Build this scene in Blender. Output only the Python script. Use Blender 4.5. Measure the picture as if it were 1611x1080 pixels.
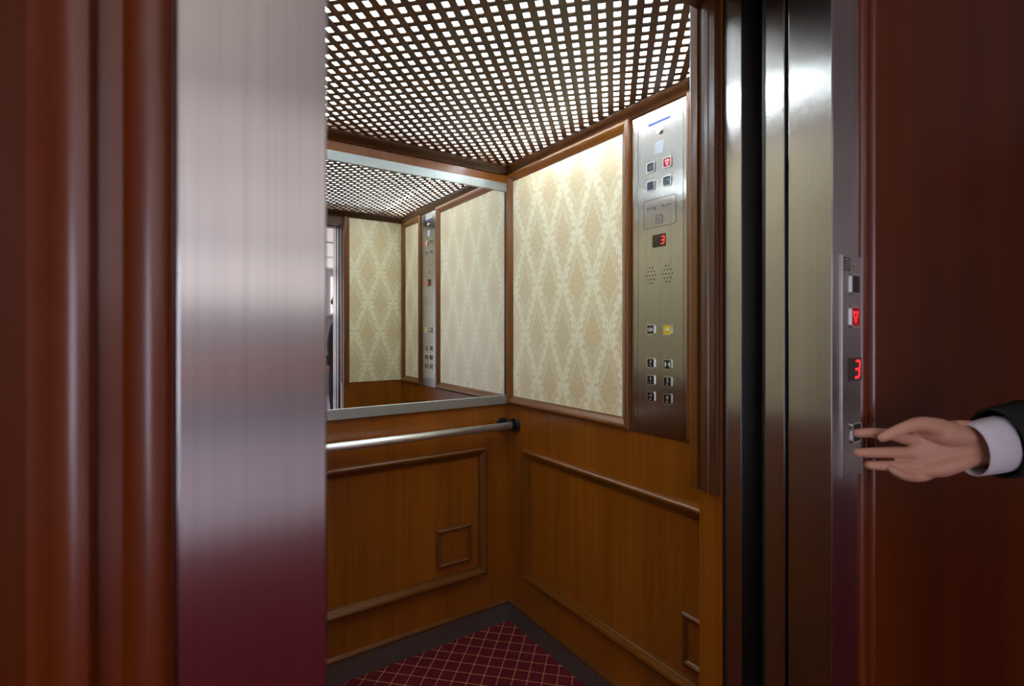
import bpy, bmesh, math, random
from mathutils import Vector, Matrix

random.seed(7)
for o in list(bpy.data.objects): bpy.data.objects.remove(o)
scene = bpy.context.scene
col = scene.collection

# ------------------------------------------------------------------ camera
FPX, CX, CY = 805.5, 805.5, 520.3            # focal length and principal point in 1611x1080 pixels
YAW = math.radians(33.8)
HC = 1.355                                   # eye height
cam_d = bpy.data.cameras.new('camera'); cam = bpy.data.objects.new('camera', cam_d); col.objects.link(cam)
cam_d.sensor_width = 36.0; cam_d.lens = 36.0 * FPX / 1611.0
cam_d.shift_y = -(540 - CY) / 1611.0
cam.location = (0, 0, HC); cam.rotation_euler = (math.pi/2, 0, -YAW)
cam_d.clip_start = 0.02
cam_d.dof.use_dof = True; cam_d.dof.focus_distance = 2.1; cam_d.dof.aperture_fstop = 4.5
scene.camera = cam

# ------------------------------------------------------------------ world, exposure, light levels
world = bpy.data.worlds.new('world'); scene.world = world; world.use_nodes = True
world.node_tree.nodes['Background'].inputs[0].default_value = (0.75, 0.8, 1.0, 1)
world.node_tree.nodes['Background'].inputs[1].default_value = 0.02
vs = scene.view_settings
vs.view_transform = 'Standard'; vs.look = 'None'; vs.gamma = 1.0; vs.use_curve_mapping = False
vs.exposure = 0.0
DIFFUSER_L = 6.0      # opal sheet above the lattice
TUBE_L = 150.0         # fluorescent tubes under the sheet
WINDOW_L = 0.8        # curtained lobby windows
FILL_PANEL_L = 0.50  # added ceiling panels that fill the lobby with light
ADDED_DAYLIGHT_L = 5.0      # added side window, brightens the pale lobby floor

# ------------------------------------------------------------------ place dimensions (metres)
XR, YB, YF = 1.323, 2.0024, 0.677            # cab right wall, back wall, front wall (inside faces)
XL = 0.03                                    # cab left wall
YH = 0.416                                   # face of landing frame
YW = 0.428                                   # face of lobby wood wall
OL, OR_ = 0.1035, 0.927                      # door opening left / right
ZC = 2.115                                   # underside of lattice

# ------------------------------------------------------------------ materials
MATS = {}
def new_mat(name):
    m = bpy.data.materials.new(name); m.use_nodes = True
    nt = m.node_tree
    return m, nt, nt.nodes['Principled BSDF']
def N(nt, t, **kw):
    n = nt.nodes.new(t)
    for k, v in kw.items(): setattr(n, k, v)
    return n
def plain(name, c, rough=0.5, metal=0.0, spec=0.5, emit=None, es=0.0, coat=0.0, sss=0.0):
    m, nt, b = new_mat(name)
    b.inputs['Base Color'].default_value = (*c, 1); b.inputs['Roughness'].default_value = rough
    b.inputs['Metallic'].default_value = metal; b.inputs['Specular IOR Level'].default_value = spec
    b.inputs['Coat Weight'].default_value = coat; b.inputs['Coat Roughness'].default_value = 0.1
    if emit:
        b.inputs['Emission Color'].default_value = (*emit, 1); b.inputs['Emission Strength'].default_value = es
    if sss:
        b.inputs['Subsurface Weight'].default_value = sss
        b.inputs['Subsurface Radius'].default_value = (0.012, 0.004, 0.002); b.inputs['Subsurface Scale'].default_value = 0.6
    MATS[name] = m; return m
def wood(name, dark, light, axis='z', rough=0.32, coat=0.25, strips=7.0, spec=0.5):
    m, nt, b = new_mat(name); L = nt.links
    tc = N(nt, 'ShaderNodeTexCoord')
    def mapped(s_long, s_cross):
        mp = N(nt, 'ShaderNodeMapping')
        s = {'x': (s_long, s_cross, s_cross), 'y': (s_cross, s_long, s_cross), 'z': (s_cross, s_cross, s_long)}[axis]
        mp.inputs['Scale'].default_value = s
        L.new(tc.outputs['Object'], mp.inputs['Vector']); return mp
    n1 = N(nt, 'ShaderNodeTexNoise'); n1.inputs['Scale'].default_value = 1; n1.inputs['Detail'].default_value = 4
    L.new(mapped(2.5, 95).outputs[0], n1.inputs['Vector'])
    n2 = N(nt, 'ShaderNodeTexNoise'); n2.inputs['Scale'].default_value = 1; n2.inputs['Detail'].default_value = 2
    L.new(mapped(0.35, strips).outputs[0], n2.inputs['Vector'])
    mx = N(nt, 'ShaderNodeMath', operation='MULTIPLY_ADD'); mx.inputs[1].default_value = 0.42
    L.new(n1.outputs[0], mx.inputs[0])
    m2 = N(nt, 'ShaderNodeMath', operation='MULTIPLY'); m2.inputs[1].default_value = 0.58; L.new(n2.outputs[0], m2.inputs[0])
    L.new(m2.outputs[0], mx.inputs[2])
    r = N(nt, 'ShaderNodeValToRGB'); r.color_ramp.elements[0].position = 0.36; r.color_ramp.elements[1].position = 0.64
    r.color_ramp.elements[0].color = (*dark, 1); r.color_ramp.elements[1].color = (*light, 1)
    L.new(mx.outputs[0], r.inputs[0]); L.new(r.outputs[0], b.inputs['Base Color'])
    b.inputs['Roughness'].default_value = rough; b.inputs['Specular IOR Level'].default_value = spec
    b.inputs['Coat Weight'].default_value = coat; b.inputs['Coat Roughness'].default_value = 0.18
    bp = N(nt, 'ShaderNodeBump'); bp.inputs['Strength'].default_value = 0.05; bp.inputs['Distance'].default_value = 0.002
    L.new(n1.outputs[0], bp.inputs['Height']); L.new(bp.outputs[0], b.inputs['Normal'])
    MATS[name] = m; return m
def steel(name, c=(0.56, 0.53, 0.5), rough=0.3, aniso=0.85, rot=0.0, var=0.06):
    m, nt, b = new_mat(name); L = nt.links
    b.inputs['Metallic'].default_value = 1.0; b.inputs['Roughness'].default_value = rough
    b.inputs['Anisotropic'].default_value = aniso; b.inputs['Anisotropic Rotation'].default_value = rot
    tg = N(nt, 'ShaderNodeTangent', direction_type='RADIAL', axis='Z'); L.new(tg.outputs[0], b.inputs['Tangent'])
    tc = N(nt, 'ShaderNodeTexCoord'); mp = N(nt, 'ShaderNodeMapping'); mp.inputs['Scale'].default_value = (260, 260, 1.2)
    L.new(tc.outputs['Object'], mp.inputs['Vector'])
    n = N(nt, 'ShaderNodeTexNoise'); n.inputs['Scale'].default_value = 1; n.inputs['Detail'].default_value = 3
    L.new(mp.outputs[0], n.inputs['Vector'])
    r = N(nt, 'ShaderNodeValToRGB'); e = r.color_ramp.elements
    e[0].position = 0.3; e[1].position = 0.7
    e[0].color = (*[v * (1 - var) for v in c], 1); e[1].color = (*[min(1, v * (1 + var)) for v in c], 1)
    L.new(n.outputs[0], r.inputs[0]); L.new(r.outputs[0], b.inputs['Base Color'])
    MATS[name] = m; return m

def math_expr(nt):
    """tiny helper: node maths by calls"""
    L = nt.links
    def op(o, a, b=None, c=None):
        n = N(nt, 'ShaderNodeMath', operation=o)
        for i, v in enumerate((a, b, c)):
            if v is None: continue
            if isinstance(v, (int, float)): n.inputs[i].default_value = v
            else: L.new(v, n.inputs[i])
        return n.outputs[0]
    return op

def damask(name, ax):
    """woven satin damask: staggered ogee medallions, tone on tone; ax = horizontal axis of the wall"""
    m, nt, b = new_mat(name); L = nt.links; op = math_expr(nt)
    geo = N(nt, 'ShaderNodeNewGeometry'); sp = N(nt, 'ShaderNodeSeparateXYZ'); L.new(geo.outputs['Position'], sp.inputs[0])
    PU, PV = 0.174, 0.402
    u = op('DIVIDE', op('ADD', sp.outputs[ax], 0.052 - (0.0 if ax == 1 else 0.0)), PU)
    v = op('DIVIDE', op('ADD', sp.outputs[2], 0.06), PV)
    T = 2 * math.pi
    # ogee network: cell half width w(v); r runs 0 at a medallion's axis to 1 on the network line
    x = op('ABSOLUTE', op('SUBTRACT', op('FRACT', u), 0.5))
    tv = op('SUBTRACT', op('FRACT', v), 0.5)
    w = op('MULTIPLY', op('ADD', op('COSINE', op('MULTIPLY', tv, T)), 1.0), 0.25)
    inA = op('LESS_THAN', x, w)
    rA = op('DIVIDE', x, op('ADD', w, 0.001)); rB = op('DIVIDE', op('SUBTRACT', 0.5, x), op('ADD', op('SUBTRACT', 0.5, w), 0.001))
    r = op('ADD', op('MULTIPLY', inA, rA), op('MULTIPLY', op('SUBTRACT', 1.0, inA), rB))
    tB = op('SUBTRACT', op('FRACT', op('ADD', v, 0.5)), 0.5)
    t = op('ADD', op('MULTIPLY', inA, tv), op('MULTIPLY', op('SUBTRACT', 1.0, inA), tB))
    def wave(k, ph=0.0): return op('SINE', op('ADD', op('MULTIPLY', t, k * T), ph))
    def step(v_, soft): return op('ADD', op('MULTIPLY', v_, 1.0 / soft), 0.5)
    def c01(v_): n = op('MAXIMUM', v_, 0.0); return op('MINIMUM', n, 1.0)
    # leafy border along the network, split by a fine vein
    edge = op('ADD', 0.70, op('ADD', op('MULTIPLY', wave(13), 0.09), op('MULTIPLY', wave(6, 0.8), 0.06)))
    net = c01(step(op('SUBTRACT', r, edge), 0.10))
    vein = c01(step(op('SUBTRACT', op('ABSOLUTE', op('SUBTRACT', r, 0.87)), op('ADD', 0.035, op('MULTIPLY', wave(13, 1.0), 0.035))), 0.05))
    net = op('MULTIPLY', net, op('ADD', 0.25, op('MULTIPLY', vein, 0.75)))
    # drop-shaped medallion: serrated, pointed at the top, ringed by a pale outline
    drop = op('SUBTRACT', 0.56, op('ADD', op('MULTIPLY', op('MAXIMUM', op('ADD', t, 0.06), 0.0), 1.75), op('MULTIPLY', op('MAXIMUM', op('SUBTRACT', -0.06, t), 0.0), 3.0)))
    drop = op('ADD', drop, op('MULTIPLY', wave(16, 0.5), 0.05))
    core = c01(step(op('SUBTRACT', drop, r), 0.08))
    rim_ = c01(op('SUBTRACT', 1.0, op('MULTIPLY', op('ABSOLUTE', op('SUBTRACT', r, op('ADD', drop, 0.07))), 16.0)))
    rim_ = op('MULTIPLY', rim_, op('GREATER_THAN', drop, -0.02))
    ribs = op('MULTIPLY', op('GREATER_THAN', op('SINE', op('ADD', op('MULTIPLY', t, 17 * T), op('MULTIPLY', r, -10.0))), 0.55), core)
    # small sprig where the network lines meet
    sprig = op('MULTIPLY', op('GREATER_THAN', op('ABSOLUTE', t), 0.36), op('GREATER_THAN', op('SINE', op('ADD', op('MULTIPLY', t, 22 * T), op('MULTIPLY', r, 6.0))), 0.2))
    band = op('ADD', 0.30, op('MULTIPLY', net, 0.75))
    band = op('MAXIMUM', band, op('MULTIPLY', rim_, 0.95))
    band = op('MAXIMUM', band, op('MULTIPLY', sprig, 0.6))
    band = op('SUBTRACT', band, op('MULTIPLY', core, 0.30))
    band = op('ADD', band, op('MULTIPLY', ribs, 0.16))
    nz = N(nt, 'ShaderNodeTexNoise'); nz.inputs['Scale'].default_value = 140; nz.inputs['Detail'].default_value = 2
    L.new(geo.outputs['Position'], nz.inputs['Vector'])
    pat = op('ADD', op('MULTIPLY', band, 0.6), op('MULTIPLY', op('SUBTRACT', nz.outputs[0], 0.5), 0.5))
    ramp = N(nt, 'ShaderNodeValToRGB'); e = ramp.color_ramp.elements
    e[0].position = 0.02; e[1].position = 0.58
    e[0].color = (0.61, 0.465, 0.245, 1); e[1].color = (0.80, 0.725, 0.51, 1)
    L.new(pat, ramp.inputs[0]); L.new(ramp.outputs[0], b.inputs['Base Color'])
    rr = N(nt, 'ShaderNodeMapRange'); rr.inputs['From Min'].default_value = 0.1; rr.inputs['From Max'].default_value = 0.5
    rr.inputs['To Min'].default_value = 0.36; rr.inputs['To Max'].default_value = 0.55
    L.new(pat, rr.inputs[0]); L.new(rr.outputs[0], b.inputs['Roughness'])
    cw = N(nt, 'ShaderNodeMapRange'); cw.inputs['From Min'].default_value = 0.05; cw.inputs['From Max'].default_value = 0.5
    cw.inputs['To Min'].default_value = 0.7; cw.inputs['To Max'].default_value = 0.35      # satin ground shines more than the matt figure
    L.new(pat, cw.inputs[0]); L.new(cw.outputs[0], b.inputs['Coat Weight'])
    b.inputs['Coat IOR'].default_value = 1.75; b.inputs['Coat Roughness'].default_value = 0.33; b.inputs['Coat Tint'].default_value = (1, 1, 1, 1)
    b.inputs['Specular IOR Level'].default_value = 0.5
    b.inputs['Sheen Weight'].default_value = 0.3; b.inputs['Sheen Tint'].default_value = (0.9, 0.95, 1.0, 1)
    # slubby horizontal weft
    mp = N(nt, 'ShaderNodeMapping'); mp.inputs['Scale'].default_value = (9, 9, 900); L.new(geo.outputs['Position'], mp.inputs['Vector'])
    wn = N(nt, 'ShaderNodeTexNoise'); wn.inputs['Scale'].default_value = 1; L.new(mp.outputs[0], wn.inputs['Vector'])
    bp = N(nt, 'ShaderNodeBump'); bp.inputs['Strength'].default_value = 0.25; bp.inputs['Distance'].default_value = 0.0012
    L.new(wn.outputs[0], bp.inputs['Height']); L.new(bp.outputs[0], b.inputs['Normal'])
    MATS[name] = m; return m

def carpet(name):
    m, nt, b = new_mat(name); L = nt.links; op = math_expr(nt)
    geo = N(nt, 'ShaderNodeNewGeometry'); sp = N(nt, 'ShaderNodeSeparateXYZ'); L.new(geo.outputs['Position'], sp.inputs[0])
    P = 0.0568; k = 1 / (P * math.sqrt(2))
    a = op('MULTIPLY', op('ADD', op('ADD', sp.outputs[0], sp.outputs[1]), 0.012), k)
    c = op('MULTIPLY', op('ADD', op('SUBTRACT', sp.outputs[0], sp.outputs[1]), 0.02), k)
    def dist(v): return op('ABSOLUTE', op('SUBTRACT', op('FRACT', v), 0.5))
    da, dc = dist(a), dist(c)
    line = op('MAXIMUM', op('LESS_THAN', da, 0.028), op('LESS_THAN', dc, 0.028))
    dot = op('LESS_THAN', op('ADD', da, dc), 0.095)
    line = op('MAXIMUM', line, dot)
    nz = N(nt, 'ShaderNodeTexNoise'); nz.inputs['Scale'].default_value = 420; L.new(geo.outputs['Position'], nz.inputs['Vector'])
    n2 = N(nt, 'ShaderNodeTexNoise'); n2.inputs['Scale'].default_value = 30; L.new(geo.outputs['Position'], n2.inputs['Vector'])
    mix = N(nt, 'ShaderNodeMix', data_type='RGBA'); L.new(line, mix.inputs[0])
    r = N(nt, 'ShaderNodeValToRGB'); e = r.color_ramp.elements
    e[0].position = 0.3; e[1].position = 0.7; e[0].color = (0.06, 0.004, 0.007, 1); e[1].color = (0.105, 0.008, 0.012, 1)
    L.new(op('ADD', op('MULTIPLY', nz.outputs[0], 0.6), op('MULTIPLY', n2.outputs[0], 0.4)), r.inputs[0])
    L.new(r.outputs[0], mix.inputs[6]); mix.inputs[7].default_value = (0.33, 0.16, 0.065, 1)
    L.new(mix.outputs[2], b.inputs['Base Color']); b.inputs['Roughness'].default_value = 0.95
    b.inputs['Specular IOR Level'].default_value = 0.1
    bp = N(nt, 'ShaderNodeBump'); bp.inputs['Strength'].default_value = 0.5; bp.inputs['Distance'].default_value = 0.003
    L.new(nz.outputs[0], bp.inputs['Height']); L.new(bp.outputs[0], b.inputs['Normal'])
    MATS[name] = m; return m

WD, WL = (0.17, 0.0435, 0.002), (0.275, 0.079, 0.0035)
for a in 'xyz':
    wood('wood_' + a, WD, WL, a)
    wood('mould_' + a, (0.11, 0.032, 0.0028), (0.16, 0.049, 0.004), a, rough=0.3, coat=0.15, strips=3)
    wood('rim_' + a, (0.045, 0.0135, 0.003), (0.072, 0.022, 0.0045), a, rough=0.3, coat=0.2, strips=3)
    wood('lattice_' + a, (0.085, 0.036, 0.013), (0.135, 0.060, 0.022), a, rough=0.4, coat=0.1, strips=20)
    wood('lobby_wood_' + a, (0.085, 0.014, 0.0006), (0.14, 0.026, 0.0012), a, rough=0.36, coat=0.0, strips=5, spec=0.15)
wood('casing_wood', (0.12, 0.018, 0.001), (0.19, 0.034, 0.002), 'z', rough=0.3, coat=0.5, strips=5)
wood('post_wood', (0.06, 0.017, 0.005), (0.10, 0.03, 0.008), 'z', rough=0.28, coat=0.4, strips=4)
steel('steel', (0.54, 0.515, 0.49), rough=0.24, aniso=0.9); steel('steel_plate', (0.50, 0.48, 0.45), 0.22, 0.88); steel('steel_trim', (0.50, 0.54, 0.52), 0.48, 0.2)
steel('steel_dark', (0.30, 0.30, 0.28), 0.55, 0.3)
plain('chrome', (0.8, 0.8, 0.8), 0.16, 1.0); plain('rail_steel', (0.88, 0.89, 0.87), 0.44, 1.0)
plain('mirror_glass', (0.86, 0.88, 0.86), 0.0, 1.0)
plain('black', (0.008, 0.008, 0.009), 0.35); plain('leak_black', (0.006, 0.006, 0.006), 0.9)
plain('button_black', (0.010, 0.010, 0.012), 0.25); plain('button_smoke', (0.045, 0.06, 0.075), 0.2)
plain('button_yellow', (0.85, 0.56, 0.005), 0.5); plain('button_red', (0.25, 0.01, 0.02), 0.3, emit=(0.9, 0.04, 0.1), es=0.12)
plain('mark_white', (0.75, 0.75, 0.72), 0.5); plain('mark_grey', (0.12, 0.115, 0.11), 0.5); plain('mark_line', (0.06, 0.045, 0.03), 0.5)
plain('mark_dark_yellow', (0.32, 0.2, 0.0), 0.5)
plain('red_glow', (0.3, 0.0, 0.0), 0.4, emit=(1.0, 0.02, 0.02), es=2.2); plain('pink_glow', (0.4, 0.1, 0.1), 0.4, emit=(1.0, 0.3, 0.33), es=2.2)
plain('red_lit_dim', (0.12, 0.0, 0.0), 0.3, emit=(0.6, 0.0, 0.01), es=0.25)
plain('display_window', (0.025, 0.016, 0.008), 0.15); plain('sticker_white', (0.8, 0.84, 0.84), 0.25); plain('sticker_blue', (0.01, 0.03, 0.25), 0.4)
plain('lens_white', (0.42, 0.46, 0.54), 0.3)
plain('diffuser', (0.9, 0.9, 0.9), 0.6, emit=(0.76, 0.915, 1.0), es=DIFFUSER_L)
plain('tube', (0.9, 0.9, 0.9), 0.4, emit=(0.76, 0.915, 1.0), es=TUBE_L)
plain('white_paint', (0.8, 0.79, 0.77), 0.6); plain('plaster', (0.72, 0.66, 0.64), 0.8)
plain('curtain_window', (0.8, 0.78, 0.78), 0.8, emit=(1.0, 0.93, 0.93), es=WINDOW_L)
plain('added_daylight', (0.8, 0.8, 0.8), 0.4, emit=(0.78, 0.82, 1.0), es=ADDED_DAYLIGHT_L)
plain('fill_glow', (0.9, 0.9, 0.9), 0.6, emit=(1.0, 0.9, 0.8), es=FILL_PANEL_L)
plain('dado_grey', (0.33, 0.29, 0.28), 0.7); plain('wainscot_red', (0.45, 0.2, 0.15), 0.5); plain('plinth_grey', (0.22, 0.18, 0.19), 0.6)
plain('lobby_tile', (0.88, 0.85, 1.0), 0.2, coat=1.0); MATS['lobby_tile'].node_tree.nodes['Principled BSDF'].inputs['Coat IOR'].default_value = 2.0
plain('skin', (0.66, 0.34, 0.23), 0.5, sss=0.12); plain('nail', (0.68, 0.36, 0.27), 0.3)
plain('suit', (0.022, 0.022, 0.022), 0.85, spec=0.2); plain('shirt', (0.8, 0.76, 0.8), 0.8, spec=0.2)
plain('hair', (0.02, 0.013, 0.01), 0.5); plain('leather', (0.012, 0.01, 0.009), 0.3); plain('eye_white', (0.8, 0.78, 0.75), 0.2)
damask('damask_side', 1); damask('damask_front', 0); carpet('carpet_diamond')
plain('lobby_carpet', (0.19, 0.017, 0.027), 0.95, spec=0.1)

# ------------------------------------------------------------------ builders
def tag(o, label=None, cat=None, group=None, kind=None):
    if label: o['label'] = label
    if cat: o['category'] = cat
    if group: o['group'] = group
    if kind: o['kind'] = kind
    return o
def empty(name, loc, label=None, cat=None, group=None, kind=None):
    o = bpy.data.objects.new(name, None); o.empty_display_size = 0.05; col.objects.link(o); o.location = loc
    return tag(o, label, cat, group, kind)
def wloc(o):
    v = Vector(o.location)
    while o.parent: o = o.parent; v = v + Vector(o.location)
    return v
def mesh_obj(name, verts, faces, mat, parent=None, smooth=False, origin=None):
    vs_ = [Vector(v) for v in verts]
    if origin is None:
        mn = Vector((min(v[i] for v in vs_) for i in range(3))); mxx = Vector((max(v[i] for v in vs_) for i in range(3)))
        origin = Vector(((mn.x + mxx.x) / 2, (mn.y + mxx.y) / 2, mn.z))
    origin = Vector(origin)
    me = bpy.data.meshes.new(name); me.from_pydata([v - origin for v in vs_], [], faces); me.update()
    bm = bmesh.new(); bm.from_mesh(me); bmesh.ops.recalc_face_normals(bm, faces=bm.faces); bm.to_mesh(me); bm.free()
    if mat: me.materials.append(MATS[mat])
    if smooth:
        for p in me.polygons: p.use_smooth = True
    o = bpy.data.objects.new(name, me); col.objects.link(o)
    if parent: o.parent = parent; o.location = origin - wloc(parent)
    else: o.location = origin
    return o
def box(name, x0, x1, y0, y1, z0, z1, mat, parent=None, bevel=0.0, seg=2):
    v = [(x, y, z) for x in (x0, x1) for y in (y0, y1) for z in (z0, z1)]
    f = [(0, 1, 3, 2), (4, 6, 7, 5), (0, 4, 5, 1), (2, 3, 7, 6), (0, 2, 6, 4), (1, 5, 7, 3)]
    o = mesh_obj(name, v, f, mat, parent)
    if bevel:
        bm = bmesh.new(); bm.from_mesh(o.data)
        bmesh.ops.bevel(bm, geom=list(bm.edges), offset=bevel, segments=seg, affect='EDGES', profile=0.5)
        bm.to_mesh(o.data); bm.free()
    return o
# wall frames: (u, v, n) -> world; n = distance off the wall into the room
RIGHT = lambda u, v, n=0.0: (XR - n, u, v)
BACK = lambda u, v, n=0.0: (u, YB - n, v)
FRONT = lambda u, v, n=0.0: (u, YF + n, v)
LEFT = lambda u, v, n=0.0: (XL + n, u, v)
LOBBY = lambda u, v, n=0.0: (u, YH - n, v)
def wbox(name, W, u0, u1, v0, v1, n0, n1, mat, parent=None, bevel=0.0):
    a = W(u0, v0, n0); b = W(u1, v1, n1)
    lo = [min(a[i], b[i]) for i in range(3)]; hi = [max(a[i], b[i]) for i in range(3)]
    return box(name, lo[0], hi[0], lo[1], hi[1], lo[2], hi[2], mat, parent, bevel)
def prism(name, W, poly, n0, n1, mat, parent=None):
    """flat polygon on a wall, extruded n0..n1"""
    k = len(poly)
    v = [W(u, w, n0) for u, w in poly] + [W(u, w, n1) for u, w in poly]
    f = [tuple(range(k)), tuple(range(k, 2 * k))] + [(i, (i + 1) % k, k + (i + 1) % k, k + i) for i in range(k)]
    return mesh_obj(name, v, f, mat, parent)
def rprism(name, W, u0, u1, v0, v1, r, n0, n1, mat, parent=None, seg=5):
    u0, u1 = min(u0, u1), max(u0, u1)
    poly = []
    for cu, cv, a0 in ((u1 - r, v1 - r, 0), (u0 + r, v1 - r, 90), (u0 + r, v0 + r, 180), (u1 - r, v0 + r, 270)):
        for i in range(seg + 1):
            a = math.radians(a0 + 90 * i / seg); poly.append((cu + r * math.cos(a), cv + r * math.sin(a)))
    return prism(name, W, poly, n0, n1, mat, parent)
def ring_prism(name, W, u0, u1, v0, v1, r, t, n0, n1, mat, parent=None, seg=5):
    """rounded rectangular ring of width t"""
    def loop(d):
        rr = max(r - d, 0.0005); pl = []
        for cu, cv, a0 in ((u1 - r, v1 - r, 0), (u0 + r, v1 - r, 90), (u0 + r, v0 + r, 180), (u1 - r, v0 + r, 270)):
            for i in range(seg + 1):
                a = math.radians(a0 + 90 * i / seg); q = r - d
                pl.append((cu + q * math.cos(a), cv + q * math.sin(a)))
        return pl
    a, b = loop(0), loop(t); k = len(a)
    v = [W(*p, n0) for p in a] + [W(*p, n1) for p in a] + [W(*p, n1) for p in b] + [W(*p, n0) for p in b]
    f = []
    for i in range(k):
        j = (i + 1) % k
        f += [(i, j, k + j, k + i), (k + i, k + j, 2 * k + j, 2 * k + i), (2 * k + i, 2 * k + j, 3 * k + j, 3 * k + i), (3 * k + i, 3 * k + j, j, i)]
    return mesh_obj(name, v, f, mat, parent)
def disc(name, W, u, v, r, n0, n1, mat, parent=None, seg=20):
    return prism(name, W, [(u + r * math.cos(2 * math.pi * i / seg), v + r * math.sin(2 * math.pi * i / seg)) for i in range(seg)], n0, n1, mat, parent)
def sweep_side(name, W, p0, p1, inward, prof, mat, parent, mitre0=1, mitre1=1):
    """one moulding length from p0 to p1 on a wall; prof = [(across, off wall)], mitred at the ends"""
    du, dv = p1[0] - p0[0], p1[1] - p0[1]; L = math.hypot(du, dv); du /= L; dv /= L
    k = len(prof); v = []
    for (P, s, mi) in ((p0, 1, mitre0), (p1, -1, mitre1)):
        for a, b in prof:
            v.append(W(P[0] + inward[0] * a + s * du * a * mi, P[1] + inward[1] * a + s * dv * a * mi, b))
    f = [(i, (i + 1) % k, k + (i + 1) % k, k + i) for i in range(k)] + [tuple(range(k)), tuple(range(k, 2 * k))]
    o = mesh_obj(name, v, f, mat, parent)
    for p in o.data.polygons: p.use_smooth = len(p.vertices) == 4
    o.data.set_sharp_from_angle(angle=math.radians(38))
    return o
def frame(part, W, u0, u1, v0, v1, prof, mats, parent):
    """mats = (horizontal, vertical)"""
    sweep_side(part, W, (u0, v1), (u1, v1), (0, -1), prof, mats[0], parent)
    sweep_side(part, W, (u0, v0), (u1, v0), (0, 1), prof, mats[0], parent)
    sweep_side(part, W, (u0, v0), (u0, v1), (1, 0), prof, mats[1], parent)
    sweep_side(part, W, (u1, v0), (u1, v1), (-1, 0), prof, mats[1], parent)
def tube_obj(name, pts, r, mat, parent=None, seg=20):
    pts = [Vector(p) for p in pts]; v = []; f = []
    for i, p in enumerate(pts):
        d = (pts[min(i + 1, len(pts) - 1)] - pts[max(i - 1, 0)]).normalized()
        a = d.orthogonal().normalized() if i == 0 else (a - d * a.dot(d)).normalized()
        b = d.cross(a)
        for k in range(seg):
            t = 2 * math.pi * k / seg; v.append(p + a * (r * math.cos(t)) + b * (r * math.sin(t)))
    n = len(pts)
    for i in range(n - 1):
        for k in range(seg): f.append((i * seg + k, i * seg + (k + 1) % seg, (i + 1) * seg + (k + 1) % seg, (i + 1) * seg + k))
    f += [tuple(range(seg)), tuple(range((n - 1) * seg, n * seg))]
    o = mesh_obj(name, v, f, mat, parent)
    for p in o.data.polygons: p.use_smooth = len(p.vertices) == 4
    return o
def text_mesh(name, body, W, u, v, size, n, mat, parent, mirror_u=False, depth=0.0006):
    """flat lettering on a wall; u direction flips on walls whose reading direction runs down the axis"""
    c = bpy.data.curves.new(name, 'FONT'); c.body = body; c.size = size; c.align_x = 'CENTER'; c.align_y = 'CENTER'
    c.extrude = depth / 2; c.resolution_u = 3
    t = bpy.data.objects.new(name, c); col.objects.link(t)
    me = bpy.data.meshes.new_from_object(t); bpy.data.objects.remove(t)
    s = -1 if mirror_u else 1
    verts = [W(u + s * p.co.x, v + p.co.y, n + p.co.z + depth / 2) for p in me.vertices]
    faces = [tuple(p.vertices) for p in me.polygons]
    o = mesh_obj(name, verts, faces, mat, parent); bpy.data.meshes.remove(me)
    return o
SEG7 = {'3': 'abgcd'}
def seven_seg(name, ch, W, u, v, h, n, mat, parent, s=1, slant=0.12):
    w = h * 0.56; t = h * 0.13
    P = {'a': (0, h/2, 1), 'g': (0, 0, 1), 'd': (0, -h/2, 1), 'b': (w/2, h/4, 0), 'c': (w/2, -h/4, 0), 'f': (-w/2, h/4, 0), 'e': (-w/2, -h/4, 0)}
    vv = []; ff = []
    for k in SEG7[ch]:
        x, y, hor = P[k]; L = (w if hor else h/2) / 2 - t * 0.12
        if hor: poly = [(x-L, y), (x-L+t/2, y+t/2), (x+L-t/2, y+t/2), (x+L, y), (x+L-t/2, y-t/2), (x-L+t/2, y-t/2)]
        else: poly = [(x, y-L), (x+t/2, y-L+t/2), (x+t/2, y+L-t/2), (x, y+L), (x-t/2, y+L-t/2), (x-t/2, y-L+t/2)]
        b = len(vv)
        vv += [W(u + s * (px + slant * py), v + py, n) for px, py in poly] + [W(u + s * (px + slant * py), v + py, n + 0.0006) for px, py in poly]
        ff += [tuple(range(b, b+6)), tuple(range(b+6, b+12))] + [(b+i, b+(i+1) % 6, b+6+(i+1) % 6, b+6+i) for i in range(6)]
    return mesh_obj(name, vv, ff, mat, parent)

# ------------------------------------------------------------------ cab shell
WT = 0.03
tag(box('floor', XL - WT, XR + WT, YF - 0.05, YB + WT, -0.03, 0.0, 'carpet_diamond'), 'dark red elevator carpet with tan diamond grid', 'carpet', kind='structure')
tag(box('wall_right', XR, XR + WT, YF - 0.053, YB + WT, 0, 2.3, 'wood_z'), 'honey brown veneered elevator side wall with the control panel', 'wall', kind='structure')
tag(box('wall_back', XL, XR, YB, YB + WT, 0, 2.3, 'wood_z'), 'honey brown veneered elevator back wall carrying mirror and handrail', 'wall', kind='structure')
tag(box('wall_left', XL - WT, XL, YF - 0.053, YB + WT, 0, 2.3, 'wood_z'), 'veneered elevator wall hidden behind the near steel jamb', 'wall', kind='structure')
fr = tag(box('wall_front', OR_, XR, 0.624, YF, 0, 2.3, 'wood_z', bevel=0.0015), 'narrow veneered return wall beside the elevator doorway', 'wall', kind='structure')
box('return_panel', XL, OL, 0.624, YF, 0, 2.3, 'wood_z', fr)
box('transom', OL, OR_, 0.624, YF, 2.03, 2.3, 'post_wood', fr)
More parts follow.
